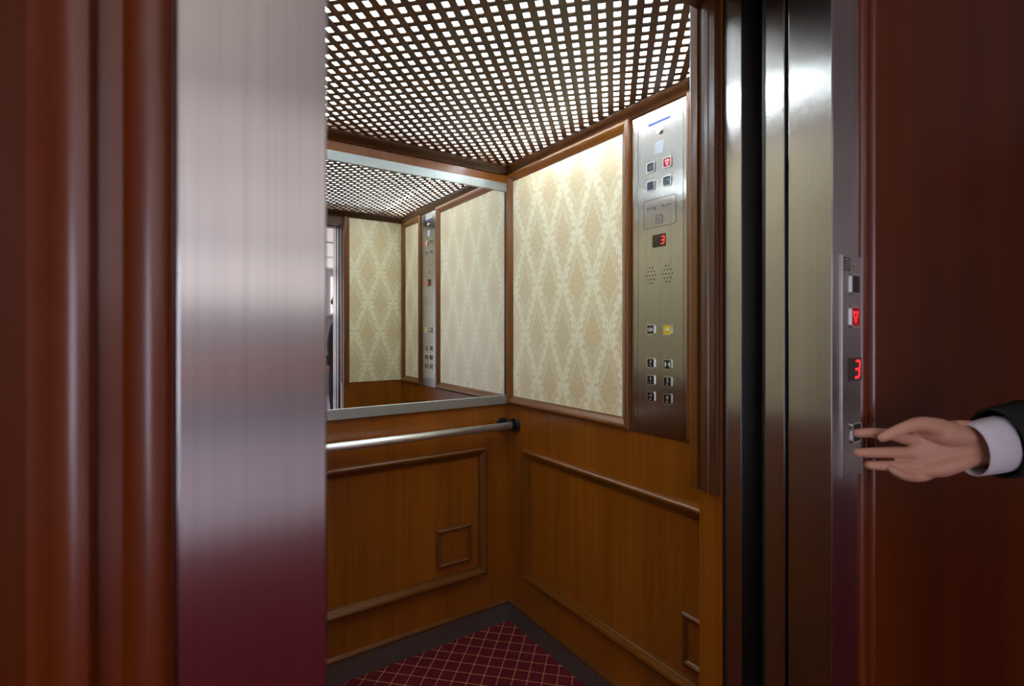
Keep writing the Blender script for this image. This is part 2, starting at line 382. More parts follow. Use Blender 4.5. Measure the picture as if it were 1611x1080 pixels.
# skirting
sk = tag(wbox('baseboard_right', RIGHT, YF, YB, 0.0, 0.088, 0, 0.004, 'steel_dark'), 'dark metal skirting along the elevator side wall', 'baseboard', kind='structure')
sweep_side('lip', RIGHT, (YB, 0.088), (YF, 0.088), (0, 1), [(0, 0), (0, 0.010), (0.008, 0.012), (0.016, 0.007), (0.018, 0)], 'mould_y', sk, 0, 0)
sk = tag(wbox('baseboard_back', BACK, XL, XR, 0.0, 0.088, 0, 0.004, 'steel_dark'), 'dark metal skirting along the elevator back wall', 'baseboard', kind='structure')
sweep_side('lip', BACK, (XL, 0.088), (XR, 0.088), (0, 1), [(0, 0), (0, 0.010), (0.008, 0.012), (0.016, 0.007), (0.018, 0)], 'mould_x', sk, 0, 0)
tag(wbox('baseboard_front', FRONT, OR_ + 0.002, XR - 0.004, 0.0, 0.088, 0, 0.004, 'steel_dark'), 'dark metal skirting on the return wall', 'baseboard', kind='structure')

# ceiling: mitred rim moulding with diagonal lattice slats
RIMW = 0.030
CP = lambda u, v, n=0.0: (u, v, 2.118 - n)       # looking up at the ceiling plane
rim = [(0, -0.03), (0, 0.038), (0.006, 0.038), (0.010, 0.030), (0.018, 0.024), (0.026, 0.014), (RIMW, 0.004), (RIMW, -0.03)]
ce = tag(box('ceiling', XL - 0.03, XR + 0.03, YF - 0.05, YB + 0.03, 2.33, 2.345, 'white_paint'), 'elevator ceiling of crossed wooden lattice slats below bright lights', 'ceiling', kind='structure')
for p0, p1, inw, mt in (((XL, YB), (XR, YB), (0, -1), 'mould_x'), ((XL, YF), (XR, YF), (0, 1), 'mould_x'), ((XL, YF), (XL, YB), (1, 0), 'mould_y'), ((XR, YF), (XR, YB), (-1, 0), 'mould_y')):
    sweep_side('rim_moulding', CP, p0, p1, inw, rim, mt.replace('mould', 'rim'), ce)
LX0, LX1, LY0, LY1 = XL + 0.02, XR - 0.02, YF + 0.02, YB - 0.02
def clip(poly):
    def cut(pl, f):
        out = []
        for i in range(len(pl)):
            a, b = pl[i - 1], pl[i]; fa, fb = f(a), f(b)
            if (fa >= 0) != (fb >= 0):
                t = fa / (fa - fb); out.append((a[0] + (b[0] - a[0]) * t, a[1] + (b[1] - a[1]) * t))
            if fb >= 0: out.append(b)
        return out
    for f in (lambda p: p[0] - LX0, lambda p: LX1 - p[0], lambda p: p[1] - LY0, lambda p: LY1 - p[1]):
        poly = cut(poly, f)
        if not poly: return poly
    return poly
def slats(sgn, pitch, w, z0, z1, off):
    d = Vector((1, sgn)).normalized(); nrm = Vector((-d.y, d.x)); c0 = Vector(((LX0 + LX1) / 2, (LY0 + LY1) / 2))
    for i in range(-30, 31):
        c = c0 + nrm * (i * pitch + off)
        poly = clip([tuple(c + d * 1.6 * a + nrm * (w / 2) * b) for a, b in ((-1, -1), (1, -1), (1, 1), (-1, 1))])
        if len(poly) < 3: continue
        ar = abs(sum(poly[j-1][0] * poly[j][1] - poly[j][0] * poly[j-1][1] for j in range(len(poly)))) / 2
        if ar < 2e-4: continue
        k = len(poly)
        v = [(x, y, z0) for x, y in poly] + [(x, y, z1) for x, y in poly]
        f = [tuple(range(k)), tuple(range(k, 2 * k))] + [(j, (j + 1) % k, k + (j + 1) % k, k + j) for j in range(k)]
        mesh_obj('slat', v, f, 'lattice_x', ce)
slats(1, 0.0357, 0.0190, ZC, ZC + 0.0025, 0.004)
slats(-1, 0.0384, 0.0160, ZC + 0.0012, ZC + 0.0040, 0.006)
tag(box('light_diffuser', XL + 0.02, XR - 0.02, YF + 0.02, YB - 0.02, 2.160, 2.164, 'diffuser'), 'glowing white opal sheet seen above the ceiling lattice', 'light panel')
for nm, a in (('light_box_side', (XR - 0.012, XR - 0.001, YF + 0.001, YB - 0.001)), ('light_box_side', (XL + 0.001, XL + 0.012, YF + 0.001, YB - 0.001)), ('light_box_side', (XL + 0.012, XR - 0.012, YB - 0.012, YB - 0.001)), ('light_box_side', (XL + 0.012, XR - 0.012, YF + 0.001, YF + 0.012))):
    box(nm, *a, 2.1490, 2.17, 'white_paint', ce)
def ftube(x, label):
    t = empty('fluorescent_tube', (x, 1.35, 2.13), label, 'light tube', 'fluorescent tubes above the lattice')
    tube_obj('glass_tube', [(x, 0.80, 2.141), (x, 1.90, 2.141)], 0.011, 'tube', t, 14)
    for y0, y1 in ((0.775, 0.80), (1.90, 1.925)): tube_obj('end_cap', [(x, y0, 2.141), (x, y1, 2.141)], 0.0125, 'white_paint', t, 14)
ftube(1.17, 'bright fluorescent tube above the lattice near the control panel wall'); ftube(0.22, 'fluorescent tube above the lattice on the side away from the control panel')

# ------------------------------------------------------------------ framed fabric panels
PROF = [(0, 0.0004), (0, 0.016), (0.003, 0.0205), (0.008, 0.0225), (0.014, 0.0215), (0.022, 0.0165), (0.030, 0.0105), (0.035, 0.0085), (0.036, 0.0060), (0.040, 0.0055), (0.040, 0.0004)]
def fabric_panel(W, u0, u1, v0, v1, mats, cloth, label):
    p = empty('fabric_panel', W((u0 + u1) / 2, v0, 0), label, 'wall panel', 'damask panels of the elevator')
    wbox('fabric', W, u0 + 0.03, u1 - 0.03, v0 + 0.03, v1 - 0.03, 0.0, 0.005, cloth, p)
    frame('frame_rail', W, u0, u1, v0, v1, PROF, mats, p)
    return p
fabric_panel(RIGHT, 1.234, 1.997, 1.013, 2.082, ('mould_y', 'mould_z'), 'damask_side', 'large cream damask fabric panel in brown frame left of steel control panel')
fabric_panel(LEFT, 0.700, 1.997, 1.013, 2.082, ('mould_y', 'mould_z'), 'damask_side', 'damask panel on the cab wall hidden behind the near steel jamb')
fabric_panel(RIGHT, 0.700, 0.999, 1.013, 2.082, ('mould_y', 'mould_z'), 'damask_side', 'slim damask panel between control panel and doorway, fabric seen only in mirror')
p = empty('fabric_panel', FRONT(1.14, 1.02, 0), 'damask fabric on the return wall, seen only as leftmost panel in mirror', 'wall panel', 'damask panels of the elevator')
wbox('fabric', FRONT, 0.961, 1.320, 1.022, 2.08, 0.0, 0.004, 'damask_front', p)
sweep_side('frame_rail', FRONT, (0.921, 1.022), (0.921, 2.08), (1, 0), PROF, 'mould_z', p, 0, 0)

# lower mouldings
def moulding(W, u0, u1, v0, v1, mats, label):
    p = empty('panel_moulding', W((u0 + u1) / 2, v0, 0), label, 'moulding', 'raised mouldings on the lower elevator walls')
    frame('moulding_length', W, u0, u1, v0, v1, PROF, mats, p)
moulding(RIGHT, 0.735, 1.876, 0.250, 0.826, ('mould_y', 'mould_z'), 'large raised brown moulding rectangle below the control panel')
moulding(LEFT, 0.735, 1.876, 0.250, 0.826, ('mould_y', 'mould_z'), 'raised moulding rectangle on the hidden cab wall')
moulding(BACK, 0.15, 1.196, 0.253, 0.828, ('mould_x', 'mould_z'), 'large raised brown moulding rectangle below the steel handrail')
SP = [(0, 0), (0, 0.007), (0.004, 0.011), (0.009, 0.012), (0.014, 0.009), (0.018, 0.004), (0.018, 0)]
def small_frame(W, u0, u1, v0, v1, mats, label):
    p = empty('access_cover', W((u0 + u1) / 2, v0, 0), label, 'cover', 'small square covers low on the elevator walls')
    wbox('cover_plate', W, u0 + 0.012, u1 - 0.012, v0 + 0.012, v1 - 0.012, 0.0, 0.003, 'wood_z', p)
    frame('frame_length', W, u0, u1, v0, v1, SP, mats, p)
small_frame(RIGHT, 0.858, 1.023, 0.326, 0.487, ('mould_y', 'mould_z'), 'small framed wooden cover low on side wall, cut off by doorway')
small_frame(BACK, 0.951, 1.118, 0.331, 0.497, ('mould_x', 'mould_z'), 'small square framed wooden cover below the handrail')

# doorway post (upper fluted trim on the end of the return wall)
pp = tag(empty('trim_1', (OR_, 0.65, 1.02)), 'dark red brown grooved post trim at right edge of the doorway', 'trim', kind='structure')
def vprofile(name, poly, z0, z1, mat, parent):
    k = len(poly); v = [(x, y, z0) for x, y in poly] + [(x, y, z1) for x, y in poly]
    f = [tuple(range(k)), tuple(range(k, 2 * k))] + [(i, (i + 1) % k, k + (i + 1) % k, k + i) for i in range(k)]
    o = mesh_obj(name, v, f, mat, parent); return o
vprofile('post', [(OR_, 0.626), (OR_ - 0.012, 0.626), (OR_ - 0.014, 0.631), (OR_ - 0.014, 0.640), (OR_ - 0.0115, 0.642), (OR_ - 0.0115, 0.645), (OR_ - 0.013, 0.647), (OR_ - 0.012, 0.656), (OR_ - 0.009, 0.665), (OR_ - 0.004, 0.671), (OR_, 0.672)], 1.022, 2.03, 'post_wood', pp)

# ------------------------------------------------------------------ mirror and handrail
mi = empty('wall_mirror', (0.7, YB, 1.014), 'wide wall mirror with brushed steel strips along top and bottom edges', 'mirror')
wbox('glass', BACK, XL + 0.02, 1.306, 1.05, 2.005, 0.0, 0.006, 'mirror_glass', mi)
wbox('frame_strip', BACK, XL + 0.02, 1.306, 1.014, 1.055, 0.0, 0.012, 'steel_trim', mi, 0.002)
wbox('frame_strip', BACK, XL + 0.02, 1.306, 2.000, 2.039, 0.0, 0.012, 'steel_trim', mi, 0.002)
hr = empty('handrail', (0.7, YB, 0.905), 'round brushed steel handrail with black end bracket below mirror', 'handrail')
yr = YB - 0.062
tube_obj('rail', [(XL + 0.05, yr, 0.921), (1.292, yr, 0.921)], 0.0172, 'rail_steel', hr, 24)
br = tube_obj('bracket', [(1.2925, yr, 0.921), (1.299, yr + 0.004, 0.921), (1.303, yr + 0.014, 0.921), (1.303, YB, 0.921)], 0.0168, 'black', hr, 20)
tube_obj('flange', [(1.283, YB - 0.012, 0.921), (1.283, YB, 0.921)], 0.030, 'black', br, 24)
tube_obj('flange', [(1.3095, yr, 0.921), (XR, yr, 0.921)], 0.031, 'black', br, 24)
br = tube_obj('bracket', [(XL + 0.05, yr, 0.921), (XL + 0.043, yr + 0.004, 0.921), (XL + 0.039, yr + 0.014, 0.921), (XL + 0.039, YB, 0.921)], 0.0168, 'black', hr, 20)
tube_obj('flange', [(XL + 0.04, YB - 0.010, 0.921), (XL + 0.04, YB, 0.921)], 0.026, 'black', br, 24)

# ------------------------------------------------------------------ car control panel
cp = empty('control_panel', RIGHT(1.113, 1.012), 'tall brushed steel elevator control panel with buttons and red floor display', 'control panel')
PT = 0.005
wbox('side_strip', RIGHT, 1.2035, 1.2265, 1.012, 2.075, 0, PT, 'steel_plate', cp, 0.0008)
wbox('side_strip', RIGHT, 1.0005, 1.0175, 1.012, 2.075, 0, PT, 'steel_plate', cp, 0.0008)
wbox('face_plate', RIGHT, 1.0190, 1.2020, 1.012, 2.075, 0, PT, 'steel_plate', cp, 0.0008)
def dots(parent, W, u, v, pts, r, n, mat, s):
    for a, b in pts: disc('dot', W, u + s * a, v + b, r, n, n + 0.0006, mat, parent, 6)
def button(W, parent, u, v, face, s, su=0.034, sv=0.034, n=PT, marks=None, name='button'):
    b = rprism(name, W, u - su / 2 + 0.003, u + su / 2 - 0.003, v - sv / 2 + 0.003, v + sv / 2 - 0.003, 0.003, n - 0.002, n + 0.002, face, parent)
    ring_prism('bezel', W, u - su / 2, u + su / 2, v - sv / 2, v + sv / 2, 0.005, 0.0032, n - 0.002, n + 0.0035, 'chrome', b)
    if marks: marks(b, n + 0.002)
    return b
BR = {'0': [(-1, 0), (0, 0)], '1': [(-1, 0)], '2': [(-1, 0), (-1, -1)], '3': [(-1, 0), (0, 0)]}
def floor_marks(txt):
    def f(b, n):
        text_mesh('numeral', txt, RIGHT, 1.078 if f.u is None else f.u, f.v + 0.004, 0.016, n, 'mark_white', b, True)
        for k, (dx, dy) in enumerate([(-0.002, -0.0075), (0.002, -0.0075), (-0.002, -0.011)][:2 + (txt in '02')]):
            disc('braille_dot', RIGHT, f.u - dx, f.v + dy, 0.0011, n, n + 0.0008, 'mark_white', b, 6)
    return f
for txt, u, v in (('3', 1.146, 1.248), ('1', 1.146, 1.192), ('2', 1.078, 1.192), ('-1', 1.146, 1.137), ('0', 1.078, 1.137)):
    f = floor_marks(txt); f.u = u; f.v = v
    button(RIGHT, cp, u, v, 'button_black', -1, marks=f)
def close_marks(b, n, u=1.078, v=1.247):
    for s in (-1, 1):
        wbox('symbol', RIGHT, u + s * 0.0085 - 0.0012, u + s * 0.0085 + 0.0012, v - 0.009, v + 0.009, n, n + 0.0006, 'mark_white', b)
        prism('symbol', RIGHT, [(u + s * 0.0065, v + 0.005), (u + s * 0.0025, v), (u + s * 0.0065, v - 0.005)], n, n + 0.0006, 'mark_white', b)
button(RIGHT, cp, 1.078, 1.247, 'button_black', -1, marks=close_marks)
def open_marks(b, n, u=1.1465, v=1.358):
    wbox('symbol', RIGHT, u - 0.001, u + 0.001, v - 0.009, v + 0.009, n, n + 0.0006, 'mark_white', b)
    for s in (-1, 1):
        prism('symbol', RIGHT, [(u + s * 0.0035, v + 0.0055), (u + s * 0.0075, v), (u + s * 0.0035, v - 0.0055)], n, n + 0.0006, 'mark_white', b)
        wbox('symbol', RIGHT, u + s * 0.0098 - 0.0008, u + s * 0.0098 + 0.0008, v - 0.007, v + 0.007, n, n + 0.0006, 'mark_white', b)
button(RIGHT, cp, 1.1465, 1.358, 'button_black', -1, marks=open_marks)
def bell_marks(b, n, u=1.078, v=1.357):
    bell = [(u + x * 0.8, v + y * 0.8) for x, y in ((-0.009, -0.004), (-0.0065, -0.001), (-0.006, 0.005), (-0.003, 0.0085), (0, 0.010), (0.003, 0.0085), (0.006, 0.005), (0.0065, -0.001), (0.009, -0.004))]
    prism('bell_symbol', RIGHT, bell, n, n + 0.0006, 'mark_white', b)
    disc('symbol', RIGHT, u, v - 0.0048, 0.0018, n, n + 0.0006, 'mark_dark_yellow', b, 8)
    wbox('symbol', RIGHT, u - 0.008, u + 0.008, v - 0.0100, v - 0.0085, n, n + 0.0006, 'mark_dark_yellow', b)
button(RIGHT, cp, 1.078, 1.357, 'button_yellow', -1, marks=bell_marks)
def tri_ring(parent, W, u, v, h, n, mat, s, down=True, t=0.24):
    pts = [(-0.62, 0.6), (0.62, 0.6), (0, -0.75)]
    if not down: pts = [(x, -y) for x, y in pts]
    k = 3; o = [(u + s * x * h, v + y * h) for x, y in pts]; i_ = [(u + s * x * h * (1 - 2 * t), v + (y * (1 - 2 * t) + (0.03 if down else -0.03)) * h) for x, y in pts]
    vv = [W(*p, n) for p in o] + [W(*p, n) for p in i_] + [W(*p, n + 0.0006) for p in o] + [W(*p, n + 0.0006) for p in i_]
    ff = []
    for a in range(3):
        b = (a + 1) % 3
        ff += [(a, b, 3 + b, 3 + a), (6 + a, 6 + b, 9 + b, 9 + a), (a, b, 6 + b, 6 + a), (3 + a, 3 + b, 9 + b, 9 + a)]
    return mesh_obj('arrow_symbol', vv, ff, mat, parent)
button(RIGHT, cp, 1.146, 1.892, 'button_smoke', -1, name='indicator', marks=lambda b, n: tri_ring(b, RIGHT, 1.146, 1.892, 0.0095, n, 'mark_grey', -1, False))
button(RIGHT, cp, 1.079, 1.891, 'button_red', -1, name='indicator', marks=lambda b, n: tri_ring(b, RIGHT, 1.079, 1.891, 0.0140, n, 'pink_glow', -1, True, 0.2))
button(RIGHT, cp, 1.146, 1.831, 'button_smoke', -1, name='indicator')
button(RIGHT, cp, 1.080, 1.832, 'button_smoke', -1, name='indicator', marks=lambda b, n: disc('dot', RIGHT, 1.075, 1.835, 0.0018, n, n + 0.0006, 'mark_white', b, 8))
lt = rprism('emergency_light', RIGHT, 1.0945, 1.1275, 1.931, 1.9665, 0.005, PT - 0.001, PT + 0.0015, 'lens_white', cp)
ring_prism('bezel', RIGHT, 1.093, 1.129, 1.9295, 1.968, 0.006, 0.0018, PT - 0.001, PT + 0.001, 'chrome', lt)
ks = disc('key_switch', RIGHT, 1.110, 2.003, 0.0115, PT, PT + 0.006, 'chrome', cp, 28)
disc('key_barrel', RIGHT, 1.110, 2.003, 0.0075, PT + 0.006, PT + 0.008, 'rail_steel', ks, 20)
wbox('key_slot', RIGHT, 1.1092, 1.1108, 1.998, 2.008, PT + 0.008, PT + 0.0083, 'black', ks)
st = wbox('notice_sticker', RIGHT, 1.066, 1.157, 2.036, 2.073, PT, PT + 0.0006, 'sticker_white', cp)
wbox('blue_band', RIGHT, 1.066, 1.157, 2.029, 2.036, PT, PT + 0.0008, 'sticker_blue', st)
for k in range(3): wbox('print_line', RIGHT, 1.075, 1.15 - 0.012 * k, 2.066 - 0.008 * k, 2.0672 - 0.008 * k, PT + 0.0006, PT + 0.0008, 'mark_grey', st)
pl = ring_prism('rating_border', RIGHT, 1.0455, 1.178, 1.691, 1.785, 0.008, 0.0014, PT, PT + 0.0004, 'mark_line', cp)
text_mesh('lettering', '630 kg', RIGHT, 1.144, 1.756, 0.0145, PT, 'mark_grey', pl, True)
text_mesh('lettering', '8 pers', RIGHT, 1.083, 1.757, 0.0145, PT, 'mark_grey', pl, True)
def logo(parent, W, u, v, h, s, n, mat):
    lg = None
    # square emblem of stepped strokes
    for a0, a1, b0, b1 in ((-0.5, 0.5, 0.38, 0.5), (-0.5, 0.5, -0.5, -0.38), (-0.5, -0.38, -0.38, 0.38), (0.36, 0.5, -0.38, 0.38), (-0.28, 0.2, 0.16, 0.27), (-0.28, -0.17, -0.05, 0.16), (-0.28, 0.2, -0.05, 0.06), (0.09, 0.2, -0.27, -0.05), (-0.28, 0.2, -0.27, -0.16)):
        ua, ub = u + s * a0 * h, u + s * a1 * h
        wbox('emblem_stroke', W, min(ua, ub), max(ua, ub), v + b0 * h, v + b1 * h, n, n + 0.0005, mat, parent)
logo(pl, RIGHT, 1.1135, 1.716, 0.028, -1, PT, 'mark_grey')
dp = rprism('floor_display', RIGHT, 1.0865, 1.139, 1.626, 1.667, 0.003, PT, PT + 0.0015, 'display_window', cp)
seven_seg('digit', '3', RIGHT, 1.0975, 1.6465, 0.023, PT + 0.0015, 'red_glow', dp, -1)
for cu in (1.146, 1.079):
    for row, (cnt, dz) in enumerate(((2, 0.030), (3, 0.016), (4, 0.0), (3, -0.016), (2, -0.030))):
        for k in range(cnt):
            disc('speaker_hole', RIGHT, cu + (k - (cnt - 1) / 2) * 0.0125, 1.536 + dz * 0.84, 0.0024, PT, PT + 0.0003, 'black', cp, 8)

# ------------------------------------------------------------------ doors and landing frame
ZD = 2.05
def door(name, x0, x1, y0, y1, label, grp):
    d = empty(name, ((x0 + x1) / 2, (y0 + y1) / 2, 0.0), label, 'door', grp)
    box('leaf', x0, x1, y0, y1, 0.004, 2.06, 'steel', d, 0.0015)
    e = x0 if x0 > 0.5 else x1
    box('edge_seal', e - 0.0015, e + 0.0015, y1 - 0.006, y1 - 0.001, 0.01, 2.05, 'black', d)
    return d
door('landing_door', 0.931, 1.40, 0.4985, 0.541, 'opened steel landing door, thin edge in right door pocket nearest lobby', 'landing doors')
door('landing_door', -0.37, 0.099, 0.4985, 0.541, 'opened steel landing door hidden behind the near left jamb', 'landing doors')
door('car_door', 0.931, 1.40, 0.583, 0.6225, 'opened steel car door, thin edge next to the brown post', 'car doors')
door('car_door', -0.37, 0.099, 0.583, 0.6225, 'opened steel car door hidden behind the near left jamb', 'car doors')
df = tag(empty('door_1', ((OL + OR_) / 2, 0.45, 0)), 'brushed steel frame around the elevator doorway', 'door frame', kind='structure')
box('jamb', OR_, 1.027, YH, 0.490, 0, 2.16, 'steel', df, 0.0018)
box('jamb', 0.004, OL, YH, 0.490, 0, 2.16, 'steel', df, 0.0018)
box('header', OL, OR_, YH, 0.490, ZD, 2.16, 'steel', df, 0.0018)
box('sill', OL - 0.3, OR_ + 0.3, 0.43, 0.555, -0.03, 0.0, 'steel_dark', df)
box('car_sill', OL - 0.3, OR_ + 0.3, 0.565, 0.627, -0.03, 0.001, 'steel_dark', df)
sh = tag(box('pocket_leak_block', 1.41, 1.42, 0.492, 0.623, -0.03, 2.3, 'leak_black'), 'black closure added in the door pocket to keep light out', 'trim', kind='structure')  # unseen black closures, stop light leaking through the pocket
box('leak_block', -0.39, -0.38, 0.492, 0.623, -0.03, 2.3, 'leak_black', sh)
box('leak_block', -0.38, 1.41, 0.492, 0.623, 2.2, 2.21, 'leak_black', sh)

# ------------------------------------------------------------------ lobby call panel
lp = empty('call_panel', LOBBY(0.99, 1.127), 'narrow steel landing call panel with two lit red indicators on jamb', 'call panel')
wbox('plate', LOBBY, 0.957, 1.0262, 1.10, 1.486, 0.0, 0.003, 'steel', lp, 0.0008)
LB = 0.003
logo(lp, LOBBY, 0.972, 1.470, 0.024, 1, LB, 'mark_grey')
disc('screw', LOBBY, 0.999, 1.470, 0.0035, LB, LB + 0.0012, 'chrome', lp, 12)
button(LOBBY, lp, 1.000, 1.436, 'button_black', 1, 0.034, 0.036, LB, name='indicator')
button(LOBBY, lp, 1.0005, 1.379, 'red_lit_dim', 1, 0.036, 0.038, LB, name='indicator', marks=lambda b, n: tri_ring(b, LOBBY, 1.0005, 1.379, 0.0155, n, 'red_glow', 1, True, 0.17))
dp = rprism('floor_display', LOBBY, 0.978, 1.0255, 1.2665, 1.307, 0.002, LB, LB + 0.0015, 'display_window', lp)
seven_seg('digit', '3', LOBBY, 1.008, 1.287, 0.029, LB + 0.0015, 'red_glow', dp, 1)
button(LOBBY, lp, 1.003, 1.176, 'button_black', 1, 0.034, 0.036, LB, name='call_button')

# ------------------------------------------------------------------ lobby
CZ = 2.65
lw = tag(box('wall_lobby', 1.027, 5.0, YW, 0.49, 0, CZ, 'lobby_wood_z'), 'dark red brown wood panelled lobby wall around the elevator', 'wall', kind='structure')
box('wall_panel', -4.0, 0.004, YW, 0.49, 0, CZ, 'lobby_wood_z', lw)
box('wall_panel', 0.004, 1.027, YW, 0.49, 2.16, CZ, 'lobby_wood_x', lw)
# casing profiles: plan outline, swept vertically
def casing(x_in, s, label, nm):
    # x_in: edge against the steel; s: direction away from the doorway
    P = [(0, 0), (0, 0.012), (0.004, 0.018), (0.010, 0.020), (0.016, 0.0185), (0.022, 0.0145), (0.028, 0.010), (0.029, 0.008), (0.041, 0.008), (0.042, 0.016), (0.045, 0.0195), (0.050, 0.020), (0.057, 0.017), (0.064, 0.012), (0.070, 0.006), (0.076, 0.003), (0.076, 0)]
    o = vprofile(nm, [(x_in + s * a, YW - b) for a, b in P], 0, 2.2, 'casing_wood', None)
    for p in o.data.polygons: p.use_smooth = len(p.vertices) == 4
    o.data.set_sharp_from_angle(angle=math.radians(40))
    tag(o, label, 'trim', kind='structure')
casing(0.0035, -1, 'glossy red brown moulded casing at left beside near steel jamb', 'trim_3')
casing(1.0275, 1, 'dark moulded wood casing beside the call panel', 'trim_4')
tag(box('floor', -4, 5, -3.05, 0.43, -0.03, -0.001, 'lobby_carpet'), 'plain dark red lobby carpet in front of the elevator', 'carpet', kind='structure')
tag(box('floor', -4, 5, -7.2, -3.05, -0.03, -0.001, 'lobby_tile'), 'pale glossy lobby floor far from the elevator', 'floor', kind='structure')
tag(box('ceiling', -4, 5, -7.2, YW, CZ, CZ + 0.03, 'white_paint'), 'white lobby ceiling', 'ceiling', kind='structure')
tag(box('wall_lobby_left', -4.05, -4, -7.2, 0.49, 0, CZ, 'plaster'), 'pale lobby side wall', 'wall', kind='structure')
wr_ = tag(box('wall_lobby_right', 5, 5.05, -7.2, -1.1, 0, CZ, 'plaster'), 'lobby side wall beyond the person, pale with dark wood near the elevator', 'wall', kind='structure')
box('wood_section', 5, 5.05, -1.1, 0.49, 0, CZ, 'lobby_wood_z', wr_)
lf = tag(box('wall_lobby_far', -4, 5, -7.25, -7.2, 0, CZ, 'plaster'), 'pale pinkish lobby wall with curtained windows, seen in reflections', 'wall', kind='structure')
box('dado', -4, 5, -7.2, -7.185, 1.05, 1.66, 'dado_grey', lf)
box('wainscot', -4, 5, -7.2, -7.18, 0.50, 1.05, 'wainscot_red', lf)
box('plinth', -4, 5, -7.2, -7.17, 0.0, 0.50, 'plinth_grey', lf)
for i in range(4):
    x = -3.6 + i * 2.15
    w = tag(empty('window_%d' % (i + 1), (x + 1, -7.2, 1.7)), 'wide curtained lobby window number %s from the left wall' % ('one', 'two', 'three', 'four')[i], 'window', 'lobby windows', 'structure')
    box('pane', x, x + 2.0, -7.2, -7.19, 1.72, 2.5, 'curtain_window', w)
    box('window_sill', x - 0.05, x + 2.05, -7.2, -7.1, 1.68, 1.72, 'white_paint', w, 0.004)
w = tag(empty('window_5', (-4, -4.8, 0.1)), 'tall side window added to brighten the pale lobby floor', 'window', kind='structure')  # bluish panes added as extra daylight on the tile
for k in range(2): box('pane', -4.0, -3.99, -6.35 + 1.6 * k, -4.85 + 1.6 * k, 0.15, 2.3, 'added_daylight', w)
for y0, y1, z0, z1 in ((-6.45, -6.35, 0.05, 2.4), (-4.85, -4.75, 0.05, 2.4), (-3.25, -3.15, 0.05, 2.4), (-6.45, -3.15, 2.3, 2.4), (-6.45, -3.15, 0.05, 0.15)):
    box('window_frame', -4.0, -3.96, y0, y1, z0, z1, 'white_paint', w)
def fill_panel(x0, x1, y0, y1, label):  # glowing panels added to light the lobby and show in the steel
    t = empty('added_fill_panel', ((x0 + x1) / 2, (y0 + y1) / 2, CZ), label, 'lamp', 'added fill panels in the lobby ceiling')
    box('fill_face', x0 + 0.03, x1 - 0.03, y0 + 0.03, y1 - 0.03, CZ - 0.010, CZ - 0.002, 'fill_glow', t)
    for a in ((x0, x1, y0, y0 + 0.03), (x0, x1, y1 - 0.03, y1), (x0, x0 + 0.03, y0 + 0.03, y1 - 0.03), (x1 - 0.03, x1, y0 + 0.03, y1 - 0.03)):
        box('fill_rim', a[0], a[1], a[2], a[3], CZ - 0.016, CZ, 'white_paint', t)
ORD = ('first', 'second', 'third', 'fourth')
for j in range(4):
    for i, side in enumerate(('on the camera side', 'towards the far corner')):
        if i == 1 and j == 0: continue
        fill_panel(-2.2 + 2.75 * i, 0.5 + 2.75 * i, -2.1 - 1.55 * j, -0.6 - 1.55 * j, 'added fill light panel in lobby ceiling %s, %s row from the elevator' % (side, ORD[j]))

# ------------------------------------------------------------------ person pressing the call button
def remesh(name, parts, voxel, mat, parent, smooth_it=4, fac=0.5):
    """union of closed lofts as one continuous skin"""
    v = []; f = []
    for vv, ff in parts:
        b = len(v); v += vv; f += [tuple(i + b for i in q) for q in ff]
    me = bpy.data.meshes.new(name); me.from_pydata([tuple(p) for p in v], [], f); me.update()
    bm = bmesh.new(); bm.from_mesh(me); bmesh.ops.recalc_face_normals(bm, faces=bm.faces); bm.to_mesh(me); bm.free()
    o = bpy.data.objects.new(name, me); col.objects.link(o)
    r = o.modifiers.new('r', 'REMESH'); r.mode = 'VOXEL'; r.voxel_size = voxel; r.use_smooth_shade = True
    if smooth_it:
        s = o.modifiers.new('s', 'SMOOTH'); s.iterations = smooth_it; s.factor = fac
    dg = bpy.context.evaluated_depsgraph_get()
    m2 = bpy.data.meshes.new_from_object(o.evaluated_get(dg))
    bpy.data.objects.remove(o); bpy.data.meshes.remove(me)
    vs2 = [p.co.copy() for p in m2.vertices]; fs2 = [tuple(p.vertices) for p in m2.polygons]; bpy.data.meshes.remove(m2)
    return mesh_obj(name, vs2, fs2, mat, parent, True)
